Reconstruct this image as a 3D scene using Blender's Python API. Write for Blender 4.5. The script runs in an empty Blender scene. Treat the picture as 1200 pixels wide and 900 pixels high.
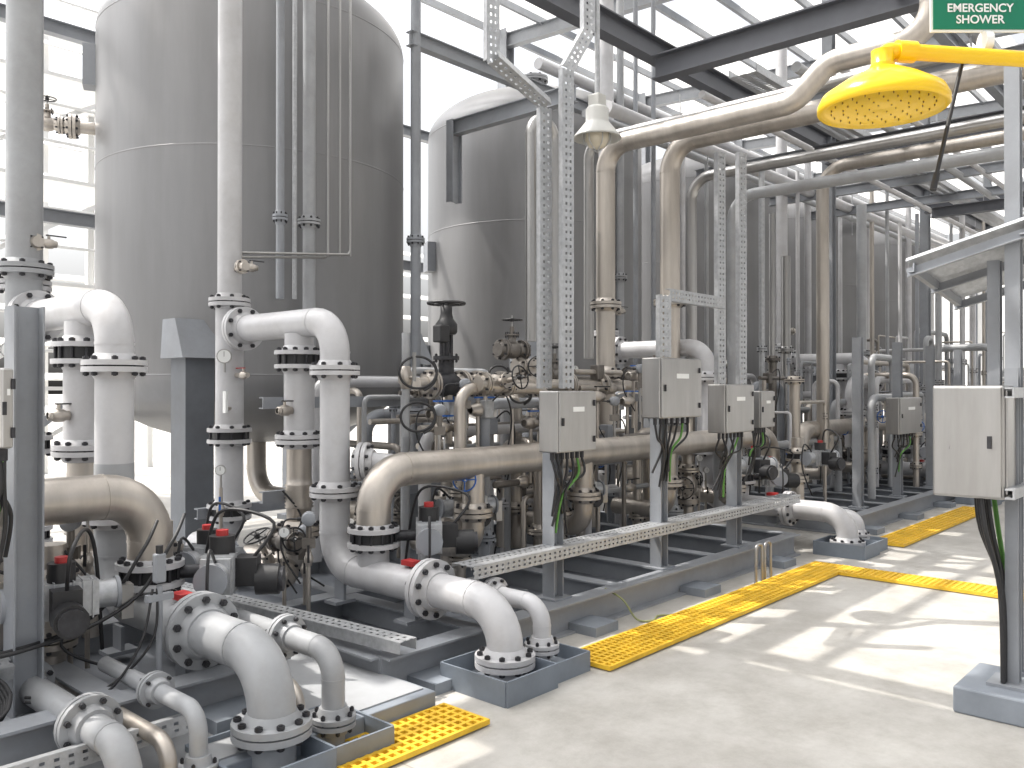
import bpy, bmesh, math, random
from mathutils import Vector, Matrix
random.seed(7)
V=Vector
scene=bpy.context.scene
# ---------- plant frame: X = along the tank row, Y = toward the tanks, Z = up (metres)
H=1.6; F=1000.0; Y0=455.0
S=math.sin(math.radians(42)); C=math.cos(math.radians(42))
def at(px,py,v):
    a=(px-600)/F; Y=v/(S-C*a)
    return V((Y*(S*a+C), v, H-Y*(py-Y0)/F))
def dp(px,py,Y):
    X=(px-600)/F*Y
    return V((X*S+Y*C, -X*C+Y*S, H-Y*(py-Y0)/F))
# ---------- materials
def mat(name,col,rough=.5,metal=0,var=.12,scale=6,bump=.0,streak=False,spec=.5,dirt=0):
    m=bpy.data.materials.new(name); m.use_nodes=True
    nt=m.node_tree; b=nt.nodes['Principled BSDF']
    b.inputs['Metallic'].default_value=metal
    b.inputs['Specular IOR Level'].default_value=spec
    g=nt.nodes.new('ShaderNodeNewGeometry')
    mp=nt.nodes.new('ShaderNodeMapping'); nt.links.new(g.outputs['Position'],mp.inputs['Vector'])
    if streak: mp.inputs['Scale'].default_value=(1,1,.12)
    n=nt.nodes.new('ShaderNodeTexNoise'); n.inputs['Scale'].default_value=scale; n.inputs['Detail'].default_value=8
    n.inputs['Roughness'].default_value=.65
    nt.links.new(mp.outputs[0],n.inputs['Vector'])
    r=nt.nodes.new('ShaderNodeValToRGB')
    r.color_ramp.elements[0].position=.3; r.color_ramp.elements[1].position=.7
    r.color_ramp.elements[0].color=(*[c*(1-var) for c in col],1)
    r.color_ramp.elements[1].color=(*[min(1,c*(1+var)) for c in col],1)
    nt.links.new(n.outputs[0],r.inputs[0])
    out=r.outputs[0]
    if dirt>0:
        n2=nt.nodes.new('ShaderNodeTexNoise'); n2.inputs['Scale'].default_value=scale*.35; n2.inputs['Detail'].default_value=10
        n2.inputs['Roughness'].default_value=.7
        nt.links.new(mp.outputs[0],n2.inputs['Vector'])
        r2=nt.nodes.new('ShaderNodeValToRGB'); r2.color_ramp.elements[0].position=.45; r2.color_ramp.elements[1].position=.70
        r2.color_ramp.elements[0].color=(0,0,0,1); r2.color_ramp.elements[1].color=(dirt,)*3+(1,)
        nt.links.new(n2.outputs[0],r2.inputs[0])
        mx=nt.nodes.new('ShaderNodeMix'); mx.data_type='RGBA'
        nt.links.new(r2.outputs[0],mx.inputs[0]); nt.links.new(out,mx.inputs[6])
        mx.inputs[7].default_value=(col[0]*.5,col[1]*.46,col[2]*.41,1)
        out=mx.outputs[2]
    nt.links.new(out,b.inputs['Base Color'])
    rr=nt.nodes.new('ShaderNodeMapRange'); rr.inputs[3].default_value=max(.02,rough-.08); rr.inputs[4].default_value=min(1,rough+.1)
    nt.links.new(n.outputs[0],rr.inputs[0]); nt.links.new(rr.outputs[0],b.inputs['Roughness'])
    if bump>0:
        bp=nt.nodes.new('ShaderNodeBump'); bp.inputs['Strength'].default_value=bump; bp.inputs['Distance'].default_value=.02
        nt.links.new(n.outputs[0],bp.inputs['Height']); nt.links.new(bp.outputs[0],b.inputs['Normal'])
    return m
WHITE=mat('white_pipe_paint',(.52,.52,.535),.32,0,.07,5,dirt=.35)
GREYP=mat('grey_and_shaded_pipe_paint',(.34,.35,.365),.34,0,.08,5,dirt=.35)  # grey pipes, plus shade painted onto the nearest manifold's front run
SS=mat('stainless_pipe',(.50,.462,.42),.38,.8,.16,7,streak=True,dirt=.4)
SSD=mat('dark_cast_steel',(.20,.185,.17),.4,.7,.2,9,dirt=.4)
SSW=mat('stainless_sheet',(.40,.395,.39),.30,.85,.10,12,streak=True,dirt=.2)
GALV=mat('galvanised_steel',(.44,.45,.465),.42,.6,.18,25)
STEEL=mat('grey_painted_steel',(.14,.152,.17),.45,0,.1,5,dirt=.35)
STEELL=mat('light_grey_steel',(.27,.285,.31),.48,0,.1,4,dirt=.35)
BEAM=mat('dark_beam_paint',(.095,.10,.115),.5,0,.12,4)
TANK=mat('tank_grey_paint',(.235,.235,.24),.36,.3,.13,1.6,bump=.012,streak=True,dirt=.3)
BLACK=mat('black_rubber',(.02,.02,.022),.45,0,.2,10)
BOLT=mat('dark_bolts',(.045,.045,.05),.45,.5,.3,30)
YEL=mat('yellow_grp',(.78,.48,.03),.6,0,.18,9,dirt=.45)
YELP=mat('yellow_paint',(.88,.56,.01),.22,0,.03,5)
BLUE=mat('blue_valve_paint',(.03,.13,.45),.4,0,.1,9)
RED=mat('red_paint',(.40,.03,.03),.4,0,.1,9)
GREEN=mat('green_cable',(.10,.28,.05),.5,0,.1,9)
HOSE=mat('green_hose',(.25,.27,.12),.5,0,.1,9)
SIGNG=mat('sign_green',(.0,.17,.09),.35,0,.03,4)
SIGNW=mat('sign_white',(.80,.81,.80),.4,0,.02,4)
FIX=mat('cream_lamp_enamel',(.45,.45,.43),.4,0,.05,5)
GLASS=mat('lamp_glass',(.55,.5,.4),.12,0,.05,5)
PLINTH=mat('painted_plinth',(.23,.255,.29),.6,0,.14,3,dirt=.4,bump=.05)
SLAB=mat('painted_slab',(.34,.35,.365),.6,0,.12,2,dirt=.35,bump=.04)
BOXG=mat('drip_box_paint',(.19,.22,.26),.5,0,.1,5,dirt=.35)
PALE=mat('pale_cladding',(.80,.80,.79),.6,0,.05,2)
DARKF=mat('trench_floor',(.55,.47,.25),.8,0,.3,8)
HOLE=mat('nozzle_hole',(.25,.14,.0),.6,0,.1,5)
PAN=mat('skid_pan_paint',(.20,.215,.24),.6,0,.15,3,dirt=.4)

def concrete():
    m=bpy.data.materials.new('concrete_floor'); m.use_nodes=True
    nt=m.node_tree; b=nt.nodes['Principled BSDF']; L=nt.links
    g=nt.nodes.new('ShaderNodeNewGeometry')
    def noise(sc,det,ro=.6):
        n=nt.nodes.new('ShaderNodeTexNoise'); n.inputs['Scale'].default_value=sc; n.inputs['Detail'].default_value=det; n.inputs['Roughness'].default_value=ro
        L.new(g.outputs['Position'],n.inputs['Vector']); return n
    n1=noise(.9,10,.65); n2=noise(45,4); n3=noise(2.6,9,.78)
    r=nt.nodes.new('ShaderNodeValToRGB'); r.color_ramp.elements[0].position=.3; r.color_ramp.elements[1].position=.7
    r.color_ramp.elements[0].color=(.39,.375,.35,1); r.color_ramp.elements[1].color=(.54,.525,.495,1)
    L.new(n1.outputs[0],r.inputs[0])
    r3=nt.nodes.new('ShaderNodeValToRGB'); r3.color_ramp.elements[0].position=.33; r3.color_ramp.elements[1].position=.6
    r3.color_ramp.elements[0].color=(.68,.665,.64,1); r3.color_ramp.elements[1].color=(1,1,1,1)
    L.new(n3.outputs[0],r3.inputs[0])
    m1=nt.nodes.new('ShaderNodeMix'); m1.data_type='RGBA'; m1.blend_type='MULTIPLY'; m1.inputs[0].default_value=.85
    L.new(r.outputs[0],m1.inputs[6]); L.new(r3.outputs[0],m1.inputs[7])
    bk=nt.nodes.new('ShaderNodeTexBrick'); bk.offset=0; bk.inputs['Scale'].default_value=1
    bk.inputs['Brick Width'].default_value=5.2; bk.inputs['Row Height'].default_value=5.2; bk.inputs['Mortar Size'].default_value=.005
    bk.inputs['Mortar Smooth'].default_value=.4
    bk.inputs['Color1'].default_value=(1,1,1,1); bk.inputs['Color2'].default_value=(.97,.97,.97,1); bk.inputs['Mortar'].default_value=(.65,.64,.62,1)
    mp=nt.nodes.new('ShaderNodeMapping'); mp.inputs['Location'].default_value=(-2.4,1.4,0)
    L.new(g.outputs['Position'],mp.inputs['Vector']); L.new(mp.outputs[0],bk.inputs['Vector'])
    m2=nt.nodes.new('ShaderNodeMix'); m2.data_type='RGBA'; m2.blend_type='MULTIPLY'; m2.inputs[0].default_value=1
    L.new(m1.outputs[2],m2.inputs[6]); L.new(bk.outputs[0],m2.inputs[7])
    L.new(m2.outputs[2],b.inputs['Base Color'])
    rr=nt.nodes.new('ShaderNodeMapRange'); rr.inputs[3].default_value=.38; rr.inputs[4].default_value=.8
    L.new(n3.outputs[0],rr.inputs[0]); L.new(rr.outputs[0],b.inputs['Roughness'])
    bp=nt.nodes.new('ShaderNodeBump'); bp.inputs['Strength'].default_value=.15; bp.inputs['Distance'].default_value=.01
    L.new(n2.outputs[0],bp.inputs['Height']); L.new(bp.outputs[0],b.inputs['Normal'])
    return m
CONC=concrete()
def roofmat():
    m=bpy.data.materials.new('translucent_roof_sheet'); m.use_nodes=True
    nt=m.node_tree; o=nt.nodes['Material Output']; b=nt.nodes['Principled BSDF']
    b.inputs['Base Color'].default_value=(.75,.76,.76,1); b.inputs['Roughness'].default_value=.5
    t=nt.nodes.new('ShaderNodeBsdfTranslucent'); t.inputs['Color'].default_value=(.9,.895,.88,1)
    x=nt.nodes.new('ShaderNodeMixShader'); x.inputs[0].default_value=.55
    nt.links.new(b.outputs[0],x.inputs[1]); nt.links.new(t.outputs[0],x.inputs[2]); nt.links.new(x.outputs[0],o.inputs[0])
    return m
ROOF=roofmat()

# ---------- mesh builder
def perp(d):
    d=d.normalized()
    a=V((0,0,1)) if abs(d.z)<.9 else V((1,0,0))
    x=a.cross(d).normalized(); y=d.cross(x).normalized()
    return x,y
class MB:
    def __init__(s): s.v=[];s.f=[];s.m=[];s.s=[];s.mats=[]
    def add(s,vs,fs,mt,sm=False):
        if mt not in s.mats: s.mats.append(mt)
        i=s.mats.index(mt); o=len(s.v)
        s.v+= [tuple(p) for p in vs]
        for f in fs:
            s.f.append([k+o for k in f]); s.m.append(i); s.s.append(sm)
    def cyl(s,p0,p1,r,mt,seg=14,r1=None,cap=True):
        p0=V(p0);p1=V(p1); r1=r if r1 is None else r1
        x,y=perp(p1-p0)
        a=[];b=[]
        for k in range(seg):
            t=2*math.pi*k/seg; d=x*math.cos(t)+y*math.sin(t)
            a.append(p0+d*r); b.append(p1+d*r1)
        s.add(a+b,[[k,(k+1)%seg,seg+(k+1)%seg,seg+k] for k in range(seg)],mt,True)
        if cap:
            s.add(a,[list(range(seg))[::-1]],mt); s.add(b,[list(range(seg))],mt)
    def tube(s,pts,r,mt,bend=None,seg=16,smoothcurve=False,cap=True,weld=True):
        pts=[V(p) for p in pts]
        if bend is None: bend=r*2.9
        path=[pts[0]]; welds=[]
        if smoothcurve:
            P=[pts[0]]+pts+[pts[-1]]; path=[]
            for i in range(1,len(P)-2):
                for k in range(6):
                    t=k/6; a,b,c,d=P[i-1],P[i],P[i+1],P[i+2]
                    path.append(.5*((2*b)+(c-a)*t+(2*a-5*b+4*c-d)*t*t+(3*b-a-3*c+d)*t**3))
            path.append(pts[-1])
        else:
            for i in range(1,len(pts)-1):
                p0,p,p1=pts[i-1],pts[i],pts[i+1]
                d0=p0-p; d1=p1-p; l0=d0.length; l1=d1.length
                d0.normalize(); d1.normalize(); ang=d0.angle(d1)
                if ang>math.pi-.03: path.append(p); continue
                h=ang/2; t=bend/math.tan(h)
                t=min(t,l0*(.98 if i==1 else .49),l1*(.98 if i==len(pts)-2 else .49))
                R=t*math.tan(h); a=p+d0*t; b=p+d1*t
                c=p+(d0+d1).normalized()*(R/math.sin(h)); va=a-c; vb=b-c; T=math.pi-ang
                n=8
                for k in range(n+1):
                    w=k/n; path.append(c+(math.sin((1-w)*T)*va+math.sin(w*T)*vb)/math.sin(T))
                welds+= [(a,-d0),(b,d1)]
            path.append(pts[-1])
        q=[path[0]]
        for p in path[1:]:
            if (p-q[-1]).length>1e-5: q.append(p)
        path=q
        n=len(path); dirs=[]
        for i in range(n):
            a=path[max(0,i-1)]; b=path[min(n-1,i+1)]; dirs.append((b-a).normalized())
        x,y=perp(dirs[0]); rings=[]
        for i in range(n):
            d=dirs[i]
            x=(x-d*x.dot(d)).normalized(); y=d.cross(x)
            rings+= [path[i]+(x*math.cos(2*math.pi*k/seg)+y*math.sin(2*math.pi*k/seg))*r for k in range(seg)]
        fs=[]
        for i in range(n-1):
            for k in range(seg):
                fs.append([i*seg+k,i*seg+(k+1)%seg,(i+1)*seg+(k+1)%seg,(i+1)*seg+k])
        s.add(rings,fs,mt,True)
        if cap:
            s.add(rings[:seg],[list(range(seg))[::-1]],mt); s.add(rings[-seg:],[list(range(seg))],mt)
        if weld and r>.04 and not smoothcurve:
            for p,d in welds: s.cyl(p-d*.006,p+d*.006,r*1.025,mt,seg)
    def obox(s,c,ax,ay,az,sx,sy,sz,mt):
        c=V(c); ax=ax*(sx/2); ay=ay*(sy/2); az=az*(sz/2)
        vs=[c+ax*i+ay*j+az*k for i in(-1,1) for j in(-1,1) for k in(-1,1)]
        s.add(vs,[[0,1,3,2],[4,6,7,5],[0,4,5,1],[2,3,7,6],[0,2,6,4],[1,5,7,3]],mt)
    def box(s,c,size,mt,rz=0,bevel=0):
        c=V(c); R=Matrix.Rotation(rz,3,'Z')
        if bevel<=0:
            s.obox(c,R@V((1,0,0)),R@V((0,1,0)),V((0,0,1)),*size,mt); return
        bm=bmesh.new(); bmesh.ops.create_cube(bm,size=1)
        for v in bm.verts: v.co=V((v.co.x*size[0],v.co.y*size[1],v.co.z*size[2]))
        bmesh.ops.bevel(bm,geom=bm.edges[:],offset=bevel,segments=2,affect='EDGES',profile=.5)
        bm.verts.ensure_lookup_table()
        s.add([c+R@v.co for v in bm.verts],[[v.index for v in f.verts] for f in bm.faces],mt,False); bm.free()
    def lathe(s,prof,p,axis,mt,seg=24):
        p=V(p); d=V(axis).normalized(); x,y=perp(d); vs=[];fs=[]
        for (r,h) in prof:
            r=max(r,.0005)
            for k in range(seg):
                t=2*math.pi*k/seg; vs.append(p+d*h+(x*math.cos(t)+y*math.sin(t))*r)
        for i in range(len(prof)-1):
            for k in range(seg):
                fs.append([i*seg+k,i*seg+(k+1)%seg,(i+1)*seg+(k+1)%seg,(i+1)*seg+k])
        s.add(vs,fs,mt,True)
    def beam(s,p0,p1,h,w,mt,kind='I',up=None,t=None):
        p0=V(p0);p1=V(p1); d=(p1-p0).normalized()
        u=V(up) if up else (V((0,0,1)) if abs(d.z)<.9 else V((1,0,0)))
        x=u.cross(d).normalized(); u=d.cross(x).normalized()
        t=t or max(.008,h*.06); H2=h/2; W=w/2; k=t/2
        if kind=='I': sec=[(-W,-H2),(W,-H2),(W,-H2+t),(k,-H2+t),(k,H2-t),(W,H2-t),(W,H2),(-W,H2),(-W,H2-t),(-k,H2-t),(-k,-H2+t),(-W,-H2+t)]
        elif kind=='C': sec=[(-W,-H2),(W,-H2),(W,-H2+t),(-W+t,-H2+t),(-W+t,H2-t),(W,H2-t),(W,H2),(-W,H2)]
        elif kind=='L': sec=[(-W,-H2),(W,-H2),(W,-H2+t),(-W+t,-H2+t),(-W+t,H2),(-W,H2)]
        else: sec=[(-W,-H2),(W,-H2),(W,H2),(-W,H2)]
        n=len(sec); a=[p0+x*i+u*j for i,j in sec]; b=[p1+x*i+u*j for i,j in sec]
        s.add(a+b,[[i,(i+1)%n,n+(i+1)%n,n+i] for i in range(n)]+[list(range(n))[::-1],list(range(n,2*n))],mt)
    def flange(s,p,axis,r,mt,t=.028,n=8,pair=True,wafer=0):
        p=V(p); d=V(axis).normalized(); x,y=perp(d)
        g=wafer/2+.004
        if pair:
            s.cyl(p-d*g,p+d*g,r*.8,BLACK if wafer else BOLT,20)
            for q in(-1,1):
                s.cyl(p+d*q*g,p+d*q*(g+t),r,mt,24)
                s.cyl(p+d*q*(g+t),p+d*q*(g+t+.035),r*.74,mt,20,r1=r*.62)
            L=g+t+.022
        else:
            s.cyl(p-d*t/2,p+d*t/2,r,mt,24); L=t/2+.02
        for k in range(n):
            a=2*math.pi*(k+.5)/n; c=p+(x*math.cos(a)+y*math.sin(a))*r*.84
            s.cyl(c-d*L,c+d*L,r*.055,BOLT,6)
            for q in(-1,1):
                s.cyl(c+d*q*(L-.02),c+d*q*(L-.004),r*.1,BOLT,6)
    def tray(s,p0,p1,w,dep,nrm,mt=None):
        mt=mt or GALV
        p0=V(p0);p1=V(p1); d=(p1-p0); L=d.length; d.normalize(); nrm=V(nrm).normalized()
        x=d.cross(nrm).normalized(); c=(p0+p1)/2
        for q in(-1,1):
            s.obox(c+x*q*(w/2)+nrm*(-dep/2),d,x,nrm,L,.004,dep,mt)
            s.obox(c+x*q*(w/2-w*.11),d,x,nrm,L,w*.22,.004,mt)
        s.obox(c,d,x,nrm,L,w*.22,.0045,mt)
        n=int(L/.05)
        for k in range(n):
            s.obox(p0+d*((k+.5)*L/n),d,x,nrm,.031,w*.96,.0035,mt)
    def wheel(s,p,axis,R,mt,r=.008,spokes=4):
        p=V(p); x,y=perp(V(axis)); n=20
        pts=[p+(x*math.cos(2*math.pi*k/n)+y*math.sin(2*math.pi*k/n))*R for k in range(n+1)]
        s.tube(pts,r,mt,seg=6,bend=.001,cap=False)
        for k in range(spokes):
            a=2*math.pi*k/spokes; s.cyl(p,p+(x*math.cos(a)+y*math.sin(a))*R,r*.8,mt,5)
        s.cyl(p-V(axis).normalized()*.015,p+V(axis).normalized()*.015,R*.22,mt,8)
    def make(s,name):
        me=bpy.data.meshes.new(name); me.from_pydata(s.v,[],s.f)
        for m in s.mats: me.materials.append(m)
        me.polygons.foreach_set('material_index',s.m); me.polygons.foreach_set('use_smooth',s.s); me.update()
        o=bpy.data.objects.new(name,me); scene.collection.objects.link(o); return o
U=V((1,0,0)); W=V((0,1,0)); Z=V((0,0,1))

# ---------- component helpers
def gate_valve(b,p,ax,r,mt=SS,stem=Z,wheel=BLACK,L=None):
    p=V(p); ax=V(ax).normalized(); stem=V(stem).normalized()
    L=L or r*2.6
    b.lathe([(r,-L),(r*1.05,-L*.6),(r*1.5,-L*.3),(r*1.6,0),(r*1.5,L*.3),(r*1.05,L*.6),(r,L)],p,ax,mt,16)
    for q in(-1,1): b.flange(p+ax*q*L,ax,r*1.9,mt,t=.018,n=6)
    b.cyl(p+stem*r*.9,p+stem*r*2.6,r*.85,mt,14,r1=r*.7)
    b.flange(p+stem*r*2.7,stem,r*1.35,mt,t=.012,n=6,pair=False)
    b.cyl(p+stem*r*2.7,p+stem*r*4.2,r*.4,mt,10)
    b.cyl(p+stem*r*4,p+stem*r*6.2,r*.14,SSW,8)
    b.wheel(p+stem*r*5.4,stem,r*1.8,wheel,r=.006)
def cable(b,pts,r,mt=BLACK):
    b.tube(pts,r,mt,seg=8,smoothcurve=True)
def ball_valve(b,p,ax,r,handle=BLUE,stem=Z):
    p=V(p); ax=V(ax).normalized(); stem=V(stem).normalized()
    b.lathe([(r*.8,-r*2.4),(r*1.1,-r*2.3),(r*1.1,-r*1.6),(r*1.5,-r),(r*1.6,0),(r*1.5,r),(r*1.1,r*1.6),(r*1.1,r*2.3),(r*.8,r*2.4)],p,ax,SS,12)
    b.cyl(p+stem*r,p+stem*r*2.6,r*.45,SS,8)
    b.obox(p+stem*r*2.7+ax*r*2.2,ax,stem.cross(ax),stem,r*6,r*.8,r*.35,handle)
def actuated(b,p,side,k=1.45):
    """pneumatic actuator with solenoid and limit-switch box on a short bracket at the pipe side"""
    p=V(p); side=V(side).normalized()
    b.cyl(p,p+side*.22*k,.035,BOLT,10)
    c=p+side*(.16+.11*k); t=side.cross(Z)
    b.obox(c,side,t,Z,.10*k,.22*k,.12*k,GALV)
    for q in(-1,1):
        b.cyl(c+t*q*.11*k,c+t*q*.17*k,.05*k,GALV,16)
        b.cyl(c+t*q*.17*k,c+t*q*.183*k,.057*k,STEELL,16)
        for j in range(3): b.obox(c+t*q*(.03+.03*j)*k,side,t,Z,.113*k,.006,.133*k,GALV)
    b.cyl(c+Z*.06*k,c+Z*.125*k,.045*k,BLACK,14); b.cyl(c+Z*.125*k,c+Z*.145*k,.022*k,RED,10)
    b.obox(c+side*.09*k,side,t,Z,.075*k,.09*k,.10*k,BLACK)
    b.cyl(c+side*.12*k-Z*.05,c+side*.20*k-Z*.05,.055*k,BLACK,16); b.cyl(c+side*.20*k-Z*.05,c+side*.215*k-Z*.05,.045*k,BOLT,16)
    b.obox(c-side*.02-t*.21*k-Z*.05,side,t,Z,.06*k,.04*k,.12*k,SSW)
    cable(b,[c+side*.1*k+Z*.05,c+side*.18*k+Z*.24,c+Z*.30-t*.1,c-side*.1+Z*.15-t*.16,c-side*.16-t*.2-Z*.3],.009)
    cable(b,[c+t*.1*k+Z*.06,c+t*.2*k+Z*.15,c+t*.22*k-Z*.1,c+t*.1*k-Z*.4],.008)
def gauge(b,p,axis,r=.045):
    p=V(p); axis=V(axis).normalized()
    b.cyl(p,p+axis*.03,r,SSW,18); b.cyl(p+axis*.03,p+axis*.032,r*.86,SIGNW,18); b.cyl(p-Z*.12,p,.008,SSW,8)
    b.obox(p+axis*.034+Z*r*.3,axis,axis.cross(Z),Z,.001,.003,r*.7,BLACK)
def transmitter(b,p,face=V((-.6,-.8,0)),stand=True,m=None):
    m=m or STEELL
    p=V(p); face=face.normalized(); s_=face.cross(Z)
    b.lathe([(0,-.045),(.038,-.045),(.043,-.035),(.043,.035),(.038,.045),(0,.045)],p,face,m,16)
    b.cyl(p-Z*.04,p-Z*.12,.018,SSD,10); b.obox(p-Z*.15,face,s_,Z,.05,.08,.06,SSD)
    b.cyl(p+s_*.04,p+s_*.07,.012,BLACK,8)
    cable(b,[p+s_*.07,p+s_*.15-Z*.02,p+s_*.16-Z*.2,p+s_*.05-Z*.4],.006)
    if stand: b.cyl(V((p.x,p.y,.1))-face*.06,p-face*.06,.025,GALV,10)

def manifold(u,dz=0.0,front=WHITE,seed=0):
    b=MB(); P=lambda v,z,du=0:V((u+du,v,z)); rnd=random.Random(seed)
    b.cyl(P(6.0,2.28),P(6.0,7.2),.09,WHITE,20)
    b.flange(P(6.0,2.26),Z,.155,WHITE)
    b.cyl(P(6.0,.62),P(6.0,2.24),.105,WHITE,20)
    b.flange(P(6.0,1.24),Z,.165,WHITE,wafer=.05)
    b.flange(P(6.0,.66),Z,.165,WHITE,wafer=.05)
    b.tube([P(6.0,.64),P(6.0,.35),P(6.5,.35)],.10,WHITE)
    b.cyl(P(6.0,2.05),P(5.82,2.05),.095,WHITE,18)
    b.flange(P(5.80,2.05),W,.165,WHITE)
    gauge(b,P(5.86,1.84,-.12),V((-.6,-.8,0)),.055)
    b.cyl(P(6,1.70),P(5.74,1.70),.02,SS,10); ball_valve(b,P(5.8,1.70),W,.02,RED)
    b.cyl(P(5.97,1.45,-.0),P(5.78,1.45,-.16),.015,SS,8); b.obox(P(5.76,1.50,-.17),U,W,Z,.02,.04,.16,SIGNW)
    b.cyl(P(5.97,2.5),P(5.8,2.52),.018,SS,10); b.flange(P(5.82,2.52),W,.055,SS,t=.012,n=4); ball_valve(b,P(5.82,2.52,.08),U,.02,BLACK)
    b.tube([P(5.8,2.05),P(4.66,2.05),P(4.66,1.2)],.098,WHITE,bend=.21,seg=22)
    z=.42+dz
    b.tube([P(4.66,1.2),P(4.66,z),P(3.13,z),P(3.13,-.02)],.1,front,bend=.23,seg=22)
    b.flange(P(4.66,1.72),Z,.165,WHITE); b.flange(P(4.66,.92),Z,.165,WHITE)
    b.flange(P(3.72,z),W,.175,front,t=.032,n=10)
    b.flange(P(3.13,.13+dz),Z,.165,front,n=10)
    b.cyl(P(5.07,1.98),P(5.07,1.84),.1,WHITE,20); b.flange(P(5.07,1.80),Z,.17,WHITE,wafer=.06,n=12)
    b.cyl(P(5.07,1.76),P(5.07,1.28),.105,WHITE,20); b.flange(P(5.07,1.25),Z,.165,WHITE,n=10)
    b.cyl(P(5.07,1.45),P(5.0,1.45,-.2),.018,SS,8); ball_valve(b,P(5.02,1.45,-.15),U,.024,BLACK)
    prof=[(.085,-.29),(.085,-.16)]
    for k in range(7): prof+=[(.10,-.15+k*.025),(.088,-.138+k*.025)]
    prof+=[(.085,.06),(.085,.29)]
    b.lathe(prof,P(5.07,.93),Z,SS,24); b.flange(P(5.07,.62),Z,.16,SS)
    b.tube([P(5.07,.6),P(5.07,.36),P(5.7,.36)],.09,SS,bend=.18)
    b.flange(P(4.28,.66,.02),Z,.165,WHITE,wafer=.06,n=12)
    b.cyl(P(4.28,.64,.02),P(4.28,z,.02),.1,front,20)
    actuated(b,P(4.28,.66,.06),V((.75,-.66,0)))
    gate_valve(b,P(4.95,.40,-.28),W,.05,SS,stem=V((-.5,0,1)))
    gate_valve(b,P(4.75,.62,-.32),W,.04,SSD,stem=V((-.3,-.9,.2)))
    b.obox(P(3.9,z+.13),U,W,Z,.07,.1,.03,RED); b.cyl(P(3.9,z+.08),P(3.9,z+.14),.012,BOLT,8)
    for v in(3.9,4.6):
        b.box(P(v,.205),( .16,.12,.02),STEELL); b.box(P(v,.27),(.02,.1,.14),STEELL)
    q=.31; z2=z-.05
    b.tube([P(4.2,z2,q),P(3.13,z2,q),P(3.13,-.02,q)],.052,front,bend=.12)
    b.flange(P(3.5,z2,q),W,.1,front,t=.02); b.flange(P(3.13,.13,q),Z,.1,front,t=.02)
    b.tube([P(4.5,.28,q-.12),P(3.22,.28,q-.12),P(3.22,-.02,q-.12)],.03,SS,bend=.09)
    for k in range(4):
        p=P(rnd.uniform(4.3,5.4),rnd.uniform(.5,.95),rnd.uniform(-.45,-.15))
        b.cyl(V((p.x,p.y,.2)),p,.013,SS,8); ball_valve(b,p-Z*.15,Z,.018,rnd.choice([BLUE,BLACK,BLACK]),stem=V((-.6,-.8,0)))
        if k%2: transmitter(b,p+Z*.1,stand=False)
        else: gauge(b,p+Z*.12,V((-.6,-.8,0)),.035)
    for k in range(2):
        a=P(rnd.uniform(4.2,5.2),rnd.uniform(.7,1.1),rnd.uniform(-.4,.3))
        cable(b,[a,a+V((.1,-.08,-.2)),a+V((-.05,-.1,-.42)),V((a.x+.2,a.y-.2,.25))],.007)
    return b.make('pipe_manifold')
manifold(1.98,.06,GREYP,1); manifold(3.42,0,WHITE,2)  # first one: shade on its front run is put in as grey colour
manifold(8.35,-.04,WHITE,3)
manifold(13.2,0,WHITE,4)

def dripbox(u0,u1,v0,v1,h=.13):
    b=MB(); t=.012
    b.box(((u0+u1)/2,v0,h/2),(u1-u0,t,h),BOXG); b.box(((u0+u1)/2,v1,h/2),(u1-u0,t,h),BOXG)
    b.box((u0,(v0+v1)/2,h/2),(t,v1-v0-t,h),BOXG); b.box((u1,(v0+v1)/2,h/2),(t,v1-v0-t,h),BOXG)
    b.box(((u0+u1)/2,(v0+v1)/2,.02),(u1-u0-t,v1-v0-t,.02),PLINTH)
    b.make('drip_box')
for u in(1.98,3.42,8.35,13.2):
    dripbox(u-.26,u+.14,2.88,3.36); dripbox(u+.17,u+.48,2.92,3.36,.11)

def header(u0,u1,down1=True,down0=True,v=4.28,z=1.07,r=.11):
    b=MB(); pts=[]
    if down0: pts.append(V((u0,v,.71)))
    pts+=[V((u0,v,z)),V((u1,v,z))]
    if down1: pts.append(V((u1,v,.71)))
    b.tube(pts,r,SS,bend=.24,seg=24)
    lo,hi=min(u0,u1),max(u0,u1)
    k=lo+.9
    while k<hi-.4:
        b.tube([V((k,v,z)),V((k,v,.45)),V((k,v+.6,.45))],.08,SS,bend=.16)
        b.flange(V((k,v,.72)),Z,.14,SS)
        k+=1.3
    for uu in (lo+1.6,hi-1.0): b.cyl((uu-.008,v,z),(uu+.008,v,z),r*1.03,SS,24)
    if u0==3.44:
        b.cyl((3.68,v,z+.03),(3.54,v+.2,z+.05),.065,WHITE,16); b.flange(V((3.53,v+.21,z+.05)),V((-1,1.4,0)),.125,WHITE)
    b.make('header_pipe')
header(2.0,-3.5,down1=False); header(3.44,9.1); header(10.4,16.5,v=4.5)

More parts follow.
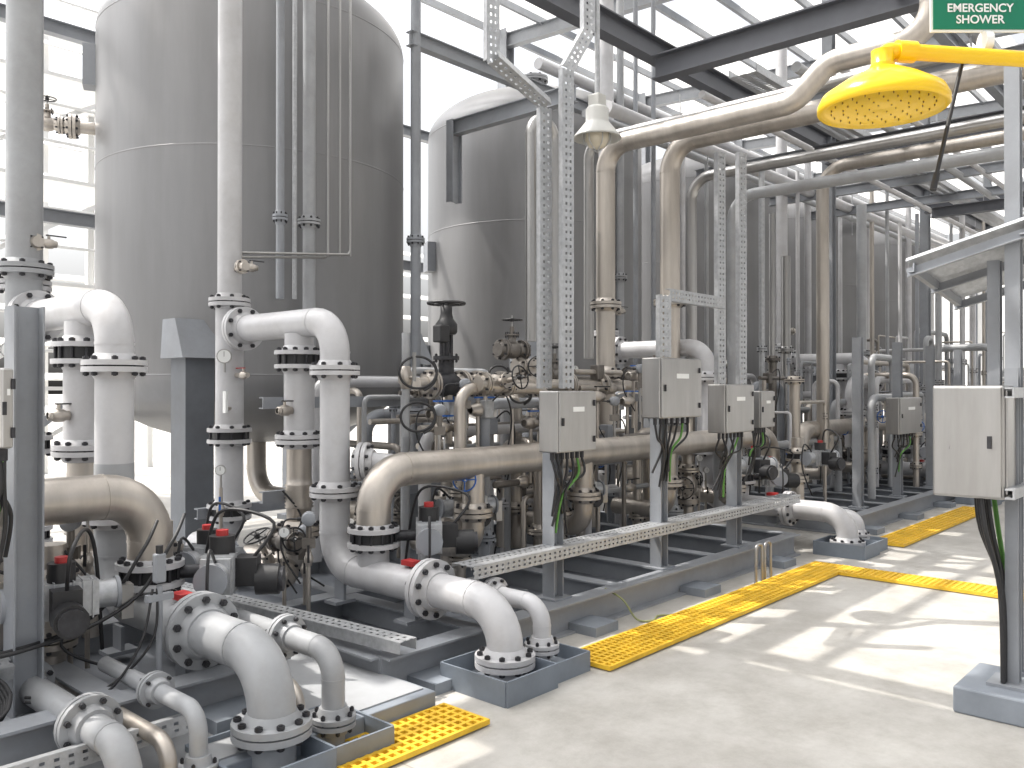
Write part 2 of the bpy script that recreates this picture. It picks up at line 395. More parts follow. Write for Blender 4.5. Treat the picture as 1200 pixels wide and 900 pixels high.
# ---------- tanks
def tank(u,first=False,v=8.0,R=1.53):
    b=MB(); zt=5.12; zb=1.72; hh=.68; prof=[]
    for k in range(17):
        t=math.pi/2*k/16; prof.append((R*math.sin(t),zb-hh*math.cos(t)))
    for z in(2.4,3.2,4.0,4.6): prof.append((R,z))
    for k in range(17):
        t=math.pi/2*k/16; prof.append((R*math.cos(t),zt+hh*math.sin(t)))
    b.lathe(prof,(u,v,0),Z,TANK,96)
    for z in(zb,3.74,zt): b.lathe([(R-.004,-.012),(R+.002,-.006),(R+.003,0),(R+.002,.006),(R-.004,.012)],(u,v,z),Z,TANK,96)
    for sx in(-1,1):
        for sy in(-1,1):
            c=V((u+sx*1.22,v+sy*.98,0))
            b.box((c.x,c.y,.95),(.26,.26,1.9),STEEL)
            b.box((c.x,c.y,.03),(.42,.42,.06),STEEL)
            w=.2
            pts=[V((c.x-w,c.y+sy*w*1.1,1.86)),V((c.x+w,c.y+sy*w*1.1,1.86)),V((c.x+w,c.y-sy*w*.9,1.86)),V((c.x-w,c.y-sy*w*.9,1.86)),
                 V((c.x-w*.9,c.y+sy*w*.2,2.2)),V((c.x+w*.9,c.y+sy*w*.2,2.2)),V((c.x+w*.9,c.y-sy*w*.9,2.2)),V((c.x-w*.9,c.y-sy*w*.9,2.2))]
            b.add(pts,[[3,2,1,0],[4,5,6,7],[0,1,5,4],[1,2,6,5],[2,3,7,6],[3,0,4,7]],STEELL)
    b.tube([V((u,v,1.1)),V((u,v,.5)),V((u,6.2,.5))],.1,SS)
    b.cyl((u,v,zt+hh-.02),(u,v,zt+hh+.3),.12,GREYP,16); b.flange(V((u,v,zt+hh+.26)),Z,.2,GREYP)
    d=V((-.90,.42,0)).normalized()
    b.obox(V((u,v,4.75 if first else 3.4))+d*(R+.05),d,d.cross(Z),Z,.12,.2,.4,STEELL)
    if first:
        p=V((u,v,4.15))+d*R
        b.cyl(p-d*.05,p+d*.3,.06,SS,14); b.flange(p+d*.2,d,.12,SS); gate_valve(b,p+d*.42,d,.045,SS)
    return b.make('storage_tank')
for k in range(5): tank(4.87+4.5*k,k==0)

# ---------- ground, slab, gratings
b=MB(); b.add([(-150,-150,0),(250,-150,0),(250,250,0),(-150,250,0)],[[0,1,2,3]],CONC); b.make('ground')
b=MB(); b.box((-2.05,6.56,.05),(9.9,6.88,.10),PLINTH,bevel=.006); b.box((-2.05,6.58,.104),(9.84,6.8,.008),SLAB); b.make('raised_slab')
def grating(u0,u1,v0,v1):
    b=MB(); b.box(((u0+u1)/2,(v0+v1)/2,.005),(u1-u0,v1-v0,.004),DARKF)
    L=u1-u0; w=v1-v0; nx=int(L/.046); ny=int(w/.046)
    for k in range(nx+1): b.box((u0+L*k/nx,(v0+v1)/2,.020),(.018,w,.024),YEL)
    for k in range(ny+1): b.box(((u0+u1)/2,v0+w*k/ny,.0205),(L+.016,.018,.024),YEL)
    b.make('yellow_floor_grating')
def gratrun(u0,u1,v0,v1,L=1.2):
    n=max(1,round((u1-u0)/L)); 
    for k in range(n):
        a=u0+(u1-u0)*k/n; grating(a+.006,a+(u1-u0)/n-.014,v0,v1)
gratrun(-1.0,1.68,2.80,3.10); gratrun(2.15,2.95,2.80,3.10); gratrun(3.95,7.62,2.82,3.14); gratrun(9.0,12.5,2.82,3.14)
grating(7.30,7.60,-3.0,-.1); grating(7.30,7.60,-.08,1.3); grating(7.30,7.60,1.32,2.8)

# ---------- skids
def skid(u0,u1,v0=3.5,v1=6.1,z0=0,h=.2):
    b=MB(); z=z0+h/2
    for v in(v0,v1,(v0+v1)/2): b.beam((u0,v,z),(u1,v,z),h,.14,STEELL)
    n=int((u1-u0)/.7)
    for k in range(n+1):
        u=u0+(u1-u0)*k/n
        b.beam((u,v0+.004,z),(u,v1-.004,z),h-.006,.12,STEELL)
    b.box(((u0+u1)/2,(v0+v1)/2,z0+.03),(u1-u0-.1,v1-v0-.1,.02),PAN)
    k=u0+.3
    while k<u1:
        b.box((k,v0-.12,z0+.03),(.25,.22,.06),PLINTH); k+=1.4
    b.make('equipment_skid')
skid(-2.5,2.35,3.62,z0=.108,h=.2); skid(2.86,7.95); skid(9.4,15,3.5)
def posts(us,v,ztop,w=.09):
    for u in us:
        b=MB(); b.beam((u,v,.2),(u,v,ztop),w,w,STEELL,'I'); b.box((u,v,.205),(.18,.18,.015),STEELL); b.make('steel_post')
posts([at(648,0,3.62).x,at(772,0,3.62).x,at(860,0,3.62).x],3.62,1.55,.10)
posts([at(590,0,5).x,at(540,0,5.2).x,at(690,0,5.2).x,at(760,0,5.2).x,at(820,0,5.2).x],5.2,1.5,.08)
posts([10.2,11.6,13,14.4],3.7,2.2,.1); posts([1.32],4.0,1.95,.12)
b=MB(); b.beam((3.2,5.2,1.5),(8.2,5.2,1.5),.08,.05,STEELL,'C'); b.beam((3.2,5.2,.85),(8.2,5.2,.85),.08,.05,STEELL,'C'); b.beam((3.2,6.1,.65),(8.2,6.1,.65),.08,.05,STEELL,'C'); b.make('support_rail')
def traybar(p0,p1,w,dep,n,name='cable_tray'):
    b=MB(); b.tray(p0,p1,w,dep,n); b.make(name)
uA=at(555,0,3.5).x; uB=at(945,0,3.5).x-.15
traybar((uA,3.5,.52),(uB,3.5,.52),.075,.06,(0,-1,0))
traybar((uA,3.60,.555),(uB,3.60,.555),.16,.02,(0,0,1))
b=MB(); b.tray((2.72,5.6,.30),(2.92,3.35,.30),.12,.06,(0,0,1)); b.make('cable_tray')
b=MB(); b.tray((-1.5,3.95,.47),(1.25,3.95,.47),.12,.06,(0,-.3,1)); b.tray((-1.5,3.3,.24),(1.7,3.3,.24),.07,.06,(0,-1,.2)); b.make('cable_tray')
b=MB(); c=V((6.5,3.18,0))
for k in range(2):
    o=V((.16*k,0,0)); b.tube([c+o,c+o+V((0,0,.32)),c+o+V((.11,0,.32)),c+o+V((.11,0,0))],.012,SSW,bend=.04)
b.make('pipe_hoop_guard')
b=MB(); cable(b,[V((4.88,3.52,.2)),V((4.9,3.38,.14)),V((4.92,3.28,.02)),V((5.0,3.2,.011)),V((5.12,3.24,.011)),V((5.2,3.18,.011))],.007,HOSE); b.make('drain_hose')

# ---------- junction boxes
def jbox(c,su,sv,sz,facing=-1):
    b=MB(); c=V(c)
    b.box(c,(su,sv,sz),SSW,bevel=.008)
    b.box(c+V((0,facing*(sv/2+.008),0)),(su*.97,.014,sz*.97),SSW,bevel=.004)
    b.box(c+V((0,facing*(sv/2+.017),sz*.2)),(su*.3,.003,sz*.08),SIGNW)
    b.box(c+V((-su*.42,facing*(sv/2+.02),0)),(.014,.01,.05),BOLT)
    for q in(-.3,.3): b.cyl(c+V((su*.42,facing*(sv/2+.02),sz*q-.02)),c+V((su*.42,facing*(sv/2+.02),sz*q+.02)),.008,BOLT,8)
    for k in range(7):
        x=-su*.4+su*.8*k/6
        b.cyl(c+V((x,0,-sz/2)),c+V((x,0,-sz/2-.05)),.014,BOLT,8)
        e=c+V((x*.3+random.uniform(-.07,.07),.08+random.uniform(-.02,.05),-sz/2-random.uniform(.3,.6)))
        cable(b,[c+V((x,0,-sz/2-.05)),c+V((x*.9,random.uniform(-.03,.04),-sz/2-.16)),(c+e)/2+V((random.uniform(-.05,.05),0,-.13)),e],.009,GREEN if k==5 else BLACK)
    b.make('junction_box')
def jb(px0,px1,py0,py1,v,sv=.16):
    p0=at(px0+4,py0,v);p1=at(px1,py1,v); su=p1.x-p0.x-sv*.85
    c=V(((p0.x+p1.x)/2+.04,v+sv/2,(p0.z+p1.z)/2)); jbox(c,abs(su),sv,abs(p0.z-p1.z))
jb(637,700,458,527,3.42); jb(760,823,418,488,3.42); jb(838,884,450,505,3.42); jb(880,908,458,500,3.5)
jb(1046,1080,466,506,3.5); jb(-40,24,430,525,3.6)

# ---------- overhead pipes (rack level)
def pipe(pts,r,mt,fl=(),name='process_pipe',bend=None,fr=1.65):
    b=MB(); b.tube(pts,r,mt,bend=bend,seg=20)
    for p,ax in fl: b.flange(p,ax,r*fr,mt)
    b.make(name)
uP=6.95
pipe([(uP,5.0,1.1),(uP,5.0,4.02),(uP,3.05,4.02),(uP,2.75,4.28),(uP,1.95,4.28),(uP,1.95,7)],.095,SS,[(V((uP,5,2.43)),Z),(V((uP,5,1.75)),Z)],bend=.26)
uQ=8.16
pipe([(uQ,5.0,1.6),(uQ,5.0,4.3),(uQ,-3,4.3)],.11,SS,[(V((uQ,5,2.55)),Z)],bend=.32)
uR=8.8
pipe([(uR,5.1,1.6),(uR,5.1,4.05),(uR,1.0,4.05)],.06,SSW,[],bend=.25)
pipe([(9.8,5.1,1.6),(9.8,5.1,4.0),(9.8,-2.0,4.0)],.07,GREYP,[],bend=.3)
pipe([(10.9,4.4,.6),(10.9,4.4,4.45),(10.9,-2.0,4.45)],.08,SS,[],bend=.3)
p=at(622,400,5.1); q=at(622,135,5.1)
pipe([p,q,q+V((.35,0,0)),p+V((.35,0,0))],.05,SSW,bend=.17)
p=at(690,420,5.6); q=at(690,165,5.6); pipe([p,q,V((q.x,2.0,q.z))],.055,SSW,bend=.2)
for px,r,v,m,y1 in [(328,.035,6.3,STEELL,350),(362,.055,6.3,GREYP,420),(345,.02,6.3,GALV,350),(384,.012,6.2,SSW,300),(398,.010,6.2,SSW,300),(410,.012,6.2,SSW,300),
                    (487,.05,6.3,STEELL,560),(727,.05,6.4,GREYP,480),(745,.03,6.0,STEELL,500),(766,.03,6.0,STEELL,500)]:
    p=at(px,y1,v); b=MB(); b.cyl(p,(p.x,p.y,7),r,m,14)
    if r>.03: b.flange(V((p.x,p.y,3.05)),Z,r*1.8,m,t=.02)
    b.make('vertical_pipe')
p=at(384,300,6.2); q=at(410,300,6.2)
b=MB(); b.tube([(p.x,6.2,2.9),(p.x,6.2,2.75),(3.46,6.05,2.62)],.012,SSW,bend=.05); b.tube([(q.x,6.2,2.9),(q.x,6.2,2.8),(3.5,6.05,2.66)],.012,SSW,bend=.05); b.make('impulse_tubing')
p=at(28,330,5.9); b=MB(); b.cyl((p.x,5.9,.3),(p.x,5.9,7),.105,GREYP,20); b.flange(V((p.x,5.9,2.35)),Z,.17,GREYP); b.make('vertical_pipe')
for px,r,v,m,y0,y1 in [(921,.07,5.6,SSW,300,520),(905,.045,5.6,SSW,250,520),(935,.03,5.6,WHITE,200,520),(1010,.075,5.0,GREYP,240,440),(1040,.03,5.0,GREYP,200,520),(1055,.03,4.6,WHITE,260,520),
                       (1075,.035,5,STEELL,250,560),(1100,.05,4,GREYP,300,560),(893,.04,5.3,GALV,200,480),(960,.05,6,GREYP,220,520),(972,.03,6,WHITE,220,520),(1128,.05,4.4,WHITE,240,520),(985,.035,6.2,WHITE,180,520),
                       (800,.04,6.2,WHITE,150,500),(828,.03,6.0,GREYP,150,500),(947,.06,6.3,WHITE,150,500),(1065,.06,5.8,WHITE,240,520),(1088,.04,5.5,SSW,230,520),(1115,.035,5.2,GREYP,260,520),(1140,.06,5.0,WHITE,240,540),(1153,.03,4.5,SS,240,540),(1022,.04,5.6,SS,210,520)]:
    p=at(px,y1,v); q=at(px,y0,v); b=MB(); b.cyl((p.x,v,.3),q,r,m,14)
    b.flange(V((p.x,v,1.9+random.uniform(-.3,.3))),Z,r*1.7,m,t=.02); b.make('vertical_pipe')
p=at(1025,447,4.6)
pipe([p,p-V((.9,0,0)),p-V((.9,0,.95))],.11,WHITE,[(p-V((.12,0,0)),U),(p-V((.9,0,.45)),Z)],bend=.24)
def vt(px,v,y0,y1,w=.095):
    p=at(px,y0,v); q=at(px,y1,v); b=MB(); b.tray(p,q,w,.05,(-.3,-1,0)); b.make('cable_tray'); return q
q=vt(640,3.9,455,125); traybar(q,q+V((-.55,.0,.18)),.095,.05,(0,-.3,-1)); traybar(q+V((-.55,0,.18)),q+V((-.55,0,1.2)),.095,.05,(-.3,-1,0))
q=vt(666,3.75,455,80); traybar(q,q+V((.25,0,.35)),.095,.05,(-.3,-1,0)); traybar(q+V((.25,0,.35)),q+V((.25,0,3)),.095,.05,(-.3,-1,0))
vt(846,3.8,450,178); vt(871,3.8,450,178); vt(780,3.75,418,345,.12)
traybar(at(785,345,3.75),at(850,355,3.75),.10,.05,(0,-1,0))

# ---------- middle valve cluster
def cluster():
    b=MB(); rnd=random.Random(11)
    v=4.75; p=at(523,450,v)
    z=p.z; x0=p.x
    b.cyl((x0-.3,v,z),(x0+2.6,v,z),.05,SS,14)
    b.lathe([(.05,-.13),(.09,-.06),(.105,0),(.09,.06),(.05,.13)],(x0,v,z),U,BOLT,16)
    for d in(-.16,.16,.34,.62,1.05,1.5,2.0): b.flange(V((x0+d,v,z)),U,.11,SS,t=.02)
    b.cyl((x0,v,z+.05),(x0,v,z+.2),.06,BOLT,14); b.flange(V((x0,v,z+.2)),Z,.1,BOLT,pair=False)
    for q in(-.05,.05): b.cyl((x0+q,v,z+.2),(x0+q,v,z+.42),.016,BOLT,8)
    b.cyl((x0,v,z+.2),(x0,v,z+.62),.02,BOLT,8)
    b.lathe([(.0,0),(.07,0),(.085,.02),(.085,.08),(.055,.12),(.045,.16),(.045,.22),(.0,.22)],(x0,v,z+.38),Z,BLACK,18)
    b.wheel(V((x0,v,z+.62)),Z,.14,BLACK,r=.012)
    b.box((x0-.09,v-.04,z+.38),(.1,.09,.13),BLACK,bevel=.01)
    b.box((x0-.03,v-.1,z-.2),(.16,.1,.16),GALV,bevel=.01)
    b.cyl((x0,v-.03,z-.45),(x0,v-.03,z),.03,SS,12)
    for px,py,m in[(512,485,BLUE),(622,495,BLUE),(742,440,BLUE),(600,470,BLACK),(700,465,BLACK),(560,480,BLUE),(735,470,BLUE)]:
        q=at(px,py,4.6); ball_valve(b,q,U,.035,m); b.cyl(q-Z*.5,q+Z*.02,.016,SS,8)
    for px,py in[(515,480),(750,432),(545,450),(660,475),(720,470)]:
        q=at(px,py,4.5); transmitter(b,q,stand=False); b.cyl(q-Z*.5,q,.014,SSW,8)
    for px,py,R in[(490,438,.13),(490,490,.12),(585,440,.08),(610,462,.09)]:
        q=at(px,py,4.5)
        pts=[q+V((math.cos(t)*R*.9,math.cos(t)*R*-.5,math.sin(t)*R*.9+.02*t/6)) for t in [k*math.pi/5 for k in range(-2,12)]]
        cable(b,pts,.009)
    for px,py,vv,st,m in[(600,410,4.9,Z,SSD),(745,440,4.9,V((0,-1,0)),SSD),(580,450,4.4,V((0,-1,.2)),SS),(650,440,4.9,Z,SSD),(765,455,5.0,Z,SS),(620,430,4.9,V((-.5,-.8,0)),SS)]:
        q=at(px,py,vv); gate_valve(b,q,U,.048,m,stem=st)
    for k in range(50):
        q=at(rnd.uniform(470,900),rnd.uniform(430,600),rnd.uniform(4.5,5.6))
        if q.z<.35: continue
        t=rnd.random(); ax=rnd.choice([U,Z,U]); r=rnd.uniform(.015,.03)
        b.cyl(q-ax*rnd.uniform(.2,.5),q+ax*rnd.uniform(.2,.5),r,rnd.choice([SS,SSD,GREYP]),8)
        if t<.5: ball_valve(b,q,ax,r*1.2,rnd.choice([BLUE,BLACK,SSW,SSW]),stem=V((0,-1,0)) if ax==Z else Z)
        elif t<.62: gate_valve(b,q,ax,r*1.3,rnd.choice([SS,SSD]),stem=V((-.4,-.9,0)),wheel=SSD)
        elif t<.8: b.box(q,(.1,.1,.14),rnd.choice([STEELL,SSD,GALV]),bevel=.01)
        else: gauge(b,q+Z*.1,V((-.6,-.8,0)),.035)
        if rnd.random()<.3: cable(b,[q,q+V((.1,-.1,.12)),q+V((.25,-.05,-.1)),q+V((.2,0,-.5))],.007)
    return b.make('control_valve_station')
cluster()
def pipework(u0,u1,n,seed,v0=4.4,v1=6.2,zmax=1.9):
    rnd=random.Random(seed); b=MB()
    for k in range(n):
        r=rnd.choice([.015,.02,.03,.045,.06]); m=rnd.choice([SS,SS,WHITE,GREYP,STEELL,SSD])
        u=rnd.uniform(u0,u1); v=rnd.uniform(v0,v1); z=rnd.uniform(.6*zmax,zmax)*.9
        pts=[V((u,v,.2)),V((u,v,z))]
        t=rnd.random()
        if t<.45: pts.append(V((u+rnd.uniform(.3,1.2),v,z))); pts.append(V((pts[-1].x,v,.25)))
        elif t<.8: pts.append(V((u,v+rnd.uniform(.3,1),z))); pts.append(V((u,pts[-1].y,.25)))
        b.tube(pts,r,m,seg=10)
        if len(pts)==2: b.flange(V((u,v,z)),Z,r*1.9,m,t=.014,n=6)
        if r>.025:
            b.flange(V((u,v,.35+rnd.random()*.3)),Z,r*1.9,m,t=.018,n=6)
            if rnd.random()<.5: gate_valve(b,V((u,v,z*.6)),Z,r,m,stem=rnd.choice([V((0,-1,0)),V((-1,-.4,0)),V((-.6,-.8,0))]),wheel=rnd.choice([BLACK,BLUE,SSD,SSD]))
    for k in range(n//3):
        u=rnd.uniform(u0,u1-1); v=rnd.uniform(v0,v1); z=rnd.uniform(.5,zmax-.15); r=rnd.choice([.02,.035,.05]); e=min(u1+.4,u+rnd.uniform(.8,2.2))
        b.tube([V((u,v,.2)),V((u,v,z)),V((e,v,z)),V((e,v,.2))],r,rnd.choice([SS,WHITE,GREYP]),seg=10)
    b.make('skid_pipework')
pipework(4.0,8.0,30,1); pipework(9.3,14.5,36,2,3.8,6.3,2.3); pipework(-1.0,1.0,14,3,4.7,6,1.1); pipework(15,22,40,4,3.2,8,3.0)
pipework(14,22,30,5,-1,3,2.2); pipework(22,30,40,6,-2,8,3.5)

# near-left small lines, cables and transmitter stand
b=MB()
b.tube([(1.36,4.3,.30),(1.36,3.1,.30),(1.36,3.1,-.02)],.06,GREYP,bend=.13); b.flange(V((1.36,4.1,.30)),W,.115,GREYP,t=.022); b.flange(V((1.36,3.42,.30)),W,.12,GREYP,t=.022)
b.flange(V((1.36,3.1,.08)),Z,.115,GREYP,t=.022)
b.tube([(1.53,4.2,.26),(1.53,3.12,.26),(1.53,3.12,-.02)],.032,SS,bend=.09)
b.tube([(1.66,4.0,.34),(1.66,3.14,.34),(1.66,3.14,-.02)],.035,GREYP,bend=.09); b.flange(V((1.66,3.14,.12)),Z,.075,GREYP,t=.015,n=4); b.flange(V((1.66,3.5,.34)),W,.075,GREYP,t=.015,n=4)
b.make('drain_line')
b=MB(); p=V((1.78,3.72,.72)); b.cyl((p.x,p.y,.108),p,.014,STEELL,10); b.box((p.x,p.y,.115),(.16,.12,.014),STEELL)
b.box(p+V((0,0,.08)),(.05,.04,.13),STEELL,bevel=.008); b.cyl(p+V((0,0,.14)),p+V((0,0,.18)),.016,BLACK,10)
b.box(p+V((0,0,-.05)),(.12,.03,.03),STEELL)
for k in range(2): cable(b,[p+V((.02*k-.03,0,-.01)),p+V((.05*k-.1,-.02,-.25)),p+V((-.25,.05+.05*k,-.45)),p+V((-.5,.15,-.42+.02*k))],.006)
b.make('local_transmitter')
b=MB()
for (cu,cv,cz,R,n) in[(1.05,3.78,.34,.12,4)]:
    for j in range(n):
        pts=[V((cu+math.cos(t)*R*(1+.08*j),cv+math.sin(t)*R*.55,cz+math.sin(t)*R*.75+.012*j)) for t in [k*math.pi/6 for k in range(13)]]
        cable(b,pts,.009)
for k in range(2):
    a=V((1.95+.1*(k%3),4.1-.08*k,.95+.03*k)); cable(b,[a,a+V((-.12,-.1,-.12)),a+V((-.3,-.05,-.38)),V((1.25,3.95-.04*k,.5)),V((.3,3.95-.02*k,.5))],.009)
b.make('cable_coil')
def actsolo(u,v,z,side):
    b=MB(); p=V((u,v,z)); b.cyl((u,v,.2),(u,v,z+.2),.07,SS,16); b.flange(V((u,v,z)),Z,.13,SS,wafer=.05); b.flange(V((u,v,z-.25)),Z,.12,SS); actuated(b,p,side,1.3); b.make('actuated_valve')
actsolo(1.55,4.35,.66,V((-.2,-1,0))); actsolo(2.35,4.9,.62,V((.5,-.85,0)))
actsolo(9.2,4.0,.85,V((-.3,-1,0))); actsolo(7.9,4.1,.85,V((-.4,-.9,0))); actsolo(4.7,4.9,.7,V((-.3,-.95,0))); actsolo(6.1,4.9,.7,V((-.3,-.95,0)))

# ---------- steel structure & roof
def ibeam(p0,p1,h=.25,w=.16,m=BEAM): 
    b=MB(); b.beam(p0,p1,h,w,m); b.make('steel_beam')
for u in(-1.5,3.0,7.65,12.2,16.8,21.4,26):
    ibeam((u,-4,4.95),(u,4.86,4.95))
    if u>5: ibeam((u+2.2,.6,4.36),(u+2.2,4.07,4.36),.16,.12)
for u in(9.0,11.0,13.4,15.0): ibeam((u,-2.5,4.7),(u,6.3,4.7),.14,.1,STEELL)
for v in(4.95,1.0,-2.6):
    ibeam((-4,v,5.2),(30,v,5.2),.24,.15)
for v in(2.4,6.3): ibeam((5.5,v,5.02),(30,v,5.02),.14,.1,STEELL)
ibeam((6.4,4.95,4.4),(6.4,6.6,4.4),.16,.1,STEELL); ibeam((6.4,6.6,3.6),(6.4,6.6,4.48),.14,.1,STEELL)
for u in(12.2,16.8,21.4,26):
    for v in(-2.6,1.0,4.95): 
        b=MB(); b.beam((u+.3,v,0),(u+.3,v,8),.15,.15,STEELL); b.make('steel_column')
for u in(-1.5,3.0,7.65,12.2,16.8,21.4,26):
    b=MB(); b.beam((u-.6,10.6,0),(u-.6,10.6,8.2),.22,.22,STEELL); b.make('steel_column')
    b=MB(); b.beam((u-.6,-4,7.35),(u-.6,10.6,8.0),.25,.15,STEELL); b.make('steel_beam')
    b=MB(); b.beam((u-.6,10.6,.3),(u+3.9,10.6,3.5),.1,.1,STEELL,'L'); b.beam((u-.6,10.6,3.6),(u+3.9,10.6,3.6),.16,.12,STEELL); b.beam((u-.6,10.6,5.8),(u+3.9,10.6,5.8),.16,.12,STEELL); b.make('wall_bracing')
k=0; v=-4
while v<10.8:
    b=MB(); b.beam((-5,v,7.5+(v+4)*.045),(40,v,7.5+(v+4)*.045),.12,.06,STEELL,'C'); b.make('roof_purlin'); v+=.98
def roof(u0,u1,v0,v1):
    b=MB(); n=int((u1-u0)/.06); vs=[]
    for k in range(n+1):
        u=u0+(u1-u0)*k/n; zz=.02*math.sin(k*math.pi/2)
        for v in(v0,v1): vs.append((u,v,7.62+(v+4)*.045+zz))
    b.add(vs,[[2*k,2*k+2,2*k+3,2*k+1] for k in range(n)],ROOF,True); b.make('roof_sheet')
for u0,u1 in[(-5,-.3),(.3,2.1),(3.7,5.3),(6.5,7.6),(8.0,12.2),(13.4,17),(17.4,21.5),(22.5,26.5),(27,40)]:
    for v0,v1 in[(-4,-.5),(-.1,3.0),(3.6,7),(7.2,10.9)]:
        if v0==3.6 and u0==3.7: continue   # missing bay: lets the sun patch onto the walkway
        roof(u0,u1,v0,v1)
roof(4.3,5.3,3.6,5.0)
for v,z,r,m in[(3.4,4.65,.05,GREYP),(3.1,4.65,.035,WHITE),(5.6,4.75,.08,WHITE),(5.9,4.75,.05,GREYP),(2.0,4.75,.06,GREYP),(.4,4.8,.08,WHITE),(-.2,4.8,.05,SS),(6.6,5.5,.07,WHITE),(4.4,4.62,.04,WHITE),(1.4,4.55,.05,SSW)]:
    b=MB(); b.cyl((7.8,v,z),(34,v,z),r,m,14); b.make('rack_pipe')
for v,z in[(4.0,4.75),(1.5,4.7)]: traybar((7.9,v,z),(20,v,z),.3,.08,(0,0,-1))
for k in range(14):
    u=random.uniform(8,16); v=random.choice([3.4,2.0,.4,5.6]); b=MB(); b.cyl((u,v,4.6),(u,v,5.3),.01,GALV,6); b.cyl((u,v,4.3),(u,v,4.6),.006,GALV,6); b.make('pipe_hanger')

# ---------- background structures: open louvred frames with daylight behind
def louvre(u0,u1,v,h,step=.62):
    b=MB()
    z=1.2
    while z<h: 
        b.obox(V(((u0+u1)/2,v,z)),U,V((0,.8,.6)),V((0,-.6,.8)),u1-u0,.2,.03,PALE); z+=step
    u=u0
    while u<=u1: b.box((u,v+.2,h/2),(.12,.12,h),PALE); u+=2
    b.make('louvred_building')
louvre(-4,9,17,8.5); louvre(14,34,19,6)
b=MB(); b.box((46,0,3.5),(.4,34,7),PALE)
for k in range(12): b.beam((45.5,-16+3*k,0),(45.5,-16+3*k,7),.3,.3,STEELL)
b.make('distant_wall')
b=MB()
for u in(3.2,5.4):
    for v in(12.2,13.6): b.beam((u,v,0),(u,v,6.5),.1,.1,PALE)
for z in(1.6,3.0,4.4,5.8):
    b.box((4.3,12.9,z),(2.3,1.5,.05),PALE)
    for dz in(.5,1.0): b.cyl((3.2,12.15,z+dz),(5.4,12.15,z+dz),.022,PALE,8)
    b.beam((3.2,12.2,z-1.3),(5.4,12.2,z),.06,.06,PALE,'L')
b.make('access_platform')

# ---------- lamp
p=at(700,150,3.75); b=MB()
b.lathe([(.0,.16),(.07,.16),(.085,.14),(.085,.05),(.10,.03),(.175,-.06),(.18,-.075),(.172,-.075),(.095,.015)],p,Z,FIX,28)
b.lathe([(.07,.02),(.085,-.03),(.085,-.09),(.06,-.14),(0,-.16)],p,Z,GLASS,24)
for k in range(6):
    t=k*math.pi/3; b.tube([p+V((math.cos(t)*.1,math.sin(t)*.1,0)),p+V((math.cos(t)*.1,math.sin(t)*.1,-.11)),p+V((0,0,-.175))],.004,GALV,seg=6,bend=.05)
b.cyl(p+Z*.15,V((p.x,p.y,5.1)),.02,GALV,8); b.box(p+Z*.2,(.1,.1,.1),FIX,bevel=.01)
b.make('industrial_lamp')

# ---------- emergency shower
def shower():
    b=MB(); c=dp(1035,127,1.75); R=.127
    b.lathe([(0,.0),(.02,.001),(R*.85,.004),(R*.97,-.004),(R,0),(R,.012),(R*.93,.03),(R*.6,.058),(R*.3,.078),(.022,.085),(.022,.12)],c,Z,YELP,48)
    for ring,n in[(.2,6),(.4,12),(.6,18),(.78,24)]:
        for k in range(n):
            t=2*math.pi*k/n; q=c+V((math.cos(t)*R*ring,math.sin(t)*R*ring,-.0005)); b.cyl(q,q+Z*.004,.0014,HOLE,6)
    e=dp(1035,58,1.75); far=dp(1215,60,1.80)
    d=(far-e); d.z=0; d.normalize(); end=e+d*.95
    b.tube([c+Z*.1,V((c.x,c.y,e.z)),V((end.x,end.y,e.z)),V((end.x,end.y,0))],.0165,YELP,bend=.03)
    b.cyl(V((c.x,c.y,e.z-.05)),V((c.x,c.y,e.z-.03)),.024,YELP,16)
    q=V((c.x,c.y,e.z))+d*.05; b.cyl(q-d*.02,q+d*.02,.022,YELP,16)
    b.cyl((end.x,end.y,0),(end.x,end.y,.02),.12,YELP,20)
    b.lathe([(0,0),(.06,.01),(.12,.05),(.13,.06)],V((end.x,end.y,1.0))-d*.2,Z,YELP,24); b.cyl(V((end.x,end.y,.99)),V((end.x,end.y,.99))-d*.22,.014,YELP,10)
    r0=dp(1130,66,1.80); r1=dp(1094,222,1.76); b.tube([r0,r1],.0045,BLACK,seg=8); b.cyl(r1,r1+(r0-r1)*.12,.007,BLACK,8)
    b.make('emergency_shower')
    sc=dp(1148,-9,1.80); n=V((-C,-S,0)).normalized(); x=V((S,-C,0))
    g=MB(); g.obox(sc,x,n,Z,.205,.004,.165,SIGNW); g.obox(sc+n*.003,x,n,Z,.195,.002,.155,SIGNG)
    g.obox(dp(1156,38,1.806),x,n,Z,.014,.003,.05,SIGNW); g.cyl(dp(1156,48,1.8)-x*.008,dp(1156,48,1.8)+x*.008,.022,SIGNW,14)
    o=g.make('emergency_shower_sign')
    for txt,py in(('EMERGENCY',12.5),('SHOWER',26)):
        cu=bpy.data.curves.new('t','FONT'); cu.body=txt; cu.size=.0245; cu.align_x='CENTER'; cu.extrude=.0004; cu.offset=.0004
        t=bpy.data.objects.new('sign_text',cu); scene.collection.objects.link(t)
        cu.materials.append(SIGNW)
        M=Matrix((( x.x,0,n.x),(x.y,0,n.y),(0,1,0))).to_4x4()
        tt=dp(1150,py,1.795); tt=tt+n*(((sc+n*.0045)-tt).dot(n)+.0005)
        M.translation=tt; t.parent=o; t.matrix_world=M
shower()

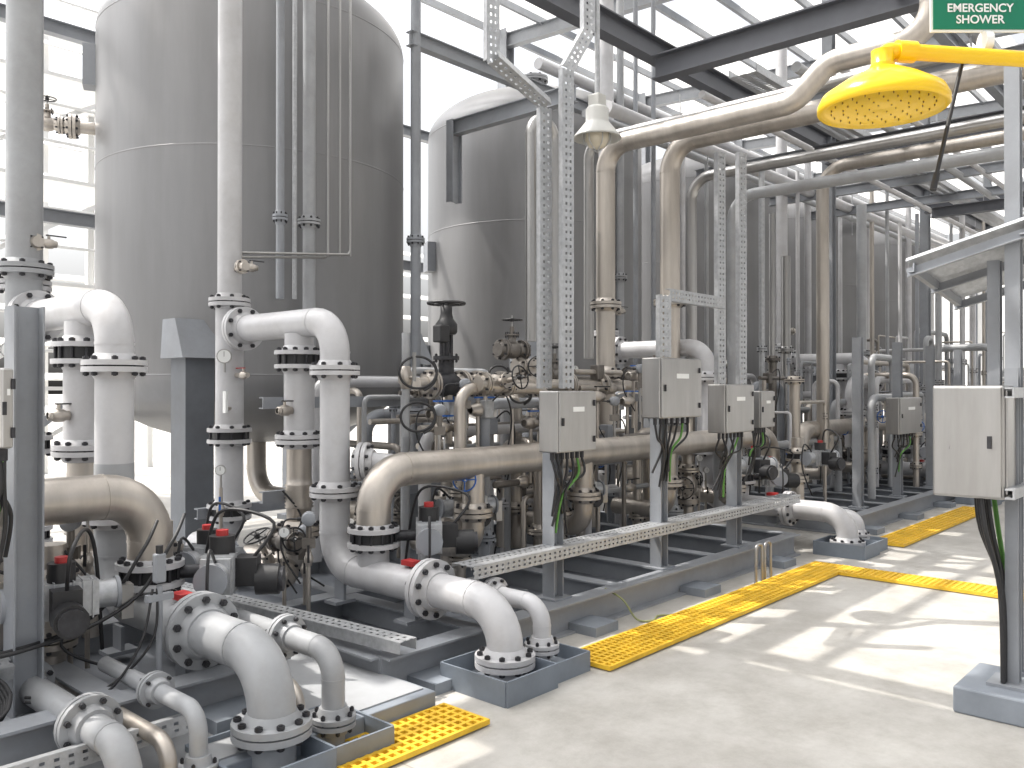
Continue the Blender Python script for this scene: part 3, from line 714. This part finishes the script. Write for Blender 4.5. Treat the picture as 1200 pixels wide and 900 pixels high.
# ---------- local control panel with canopy
def panel():
    b=MB(); c=V((4.76,1.14,1.34))
    b.box(c,(.32,.32,.55),SSW,bevel=.01); b.box(c+V((-.168,0,0)),(.012,.30,.53),SSW,bevel=.004)
    b.box(c+V((-.176,-.1,0)),(.01,.02,.06),BOLT)
    b.box(c+V((0,-.165,0)),(.28,.012,.5),SSW,bevel=.004)
    for z in(-.24,.24): b.beam(c+V((-.2,-.19,z)),c+V((.25,-.19,z)),.05,.04,GALV,'C')
    b.beam((4.82,.99,.14),(4.82,.99,1.7),.06,.06,STEELL); b.beam((5.0,1.02,.14),(5.0,1.02,3.3),.07,.07,STEELL); b.beam((5.1,1.13,1.3),(5.1,1.13,2.28),.06,.06,STEELL)
    b.box((4.85,.96,.065),(.5,.5,.13),PLINTH,bevel=.01); b.box((4.82,.99,.138),(.2,.2,.015),STEELL)
    for k in range(7):
        x=c.x-.12+.04*k; y=c.y-.05+.02*(k%3)
        cable(b,[V((x,y,1.07)),V((x,y-.02,.9)),V((4.74+.02*k,1.03,.6)),V((4.75+.015*k,1.02,.15))],.012,GREEN if k==6 else BLACK)
    b.make('control_panel')
    b=MB(); u0,u1,v0,v1=4.9,5.85,.4,1.52; n=22; vs=[]
    zz=lambda u,v:2.30-.13*(u-4.9)+.27*(1.5-v)
    for k in range(2*n+1):
        u=u0+(u1-u0)*k/(2*n); z=.022*math.sin(k*math.pi/2)
        for v in(v0,v1): vs.append((u,v,zz(u,v)+z))
    b.add(vs,[[2*k,2*k+1,2*k+3,2*k+2] for k in range(2*n)],GALV,False)
    for v in(v0+.05,(v0+v1)/2,v1-.03): b.beam((u0,v,zz(u0,v)-.045),(u1,v,zz(u1,v)-.045),.05,.03,STEELL,'L')
    for u in(u0+.02,u0+.45,u1-.02): b.beam((u,v0,zz(u,v0)-.06),(u,v1,zz(u,v1)-.06),.05,.03,STEELL,'L')
    b.make('panel_canopy')
panel()

# ---------- world, sun, camera
w=bpy.data.worlds.new('World'); scene.world=w; w.use_nodes=True
nt=w.node_tree; bg=nt.nodes['Background']; sky=nt.nodes.new('ShaderNodeTexSky'); sky.sky_type='NISHITA'; sky.sun_disc=False
to=V((-.35,.55,1.15)).normalized()
el=math.asin(to.z); sky.sun_elevation=el; sky.sun_rotation=math.atan2(to.x,to.y); sky.dust_density=8; sky.air_density=1.0; sky.ozone_density=1
hs=nt.nodes.new('ShaderNodeHueSaturation'); hs.inputs['Saturation'].default_value=.15
nt.links.new(sky.outputs[0],hs.inputs['Color']); nt.links.new(hs.outputs[0],bg.inputs[0]); bg.inputs[1].default_value=.36
sd=bpy.data.lights.new('Sun','SUN'); sd.energy=5; sd.angle=math.radians(.5); sd.color=(1,.95,.88)
so=bpy.data.objects.new('Sun',sd); scene.collection.objects.link(so); so.rotation_euler=to.to_track_quat('Z','Y').to_euler()
cd=bpy.data.cameras.new('Camera'); cam=bpy.data.objects.new('Camera',cd); scene.collection.objects.link(cam); scene.camera=cam
cd.lens=30; cd.sensor_width=36; cd.clip_end=600; cd.clip_start=.05
cam.location=(0,0,H); cam.rotation_euler=(math.radians(90.3),0,math.radians(-48))
scene.view_settings.view_transform='Standard'; scene.view_settings.look='None'; scene.view_settings.exposure=0
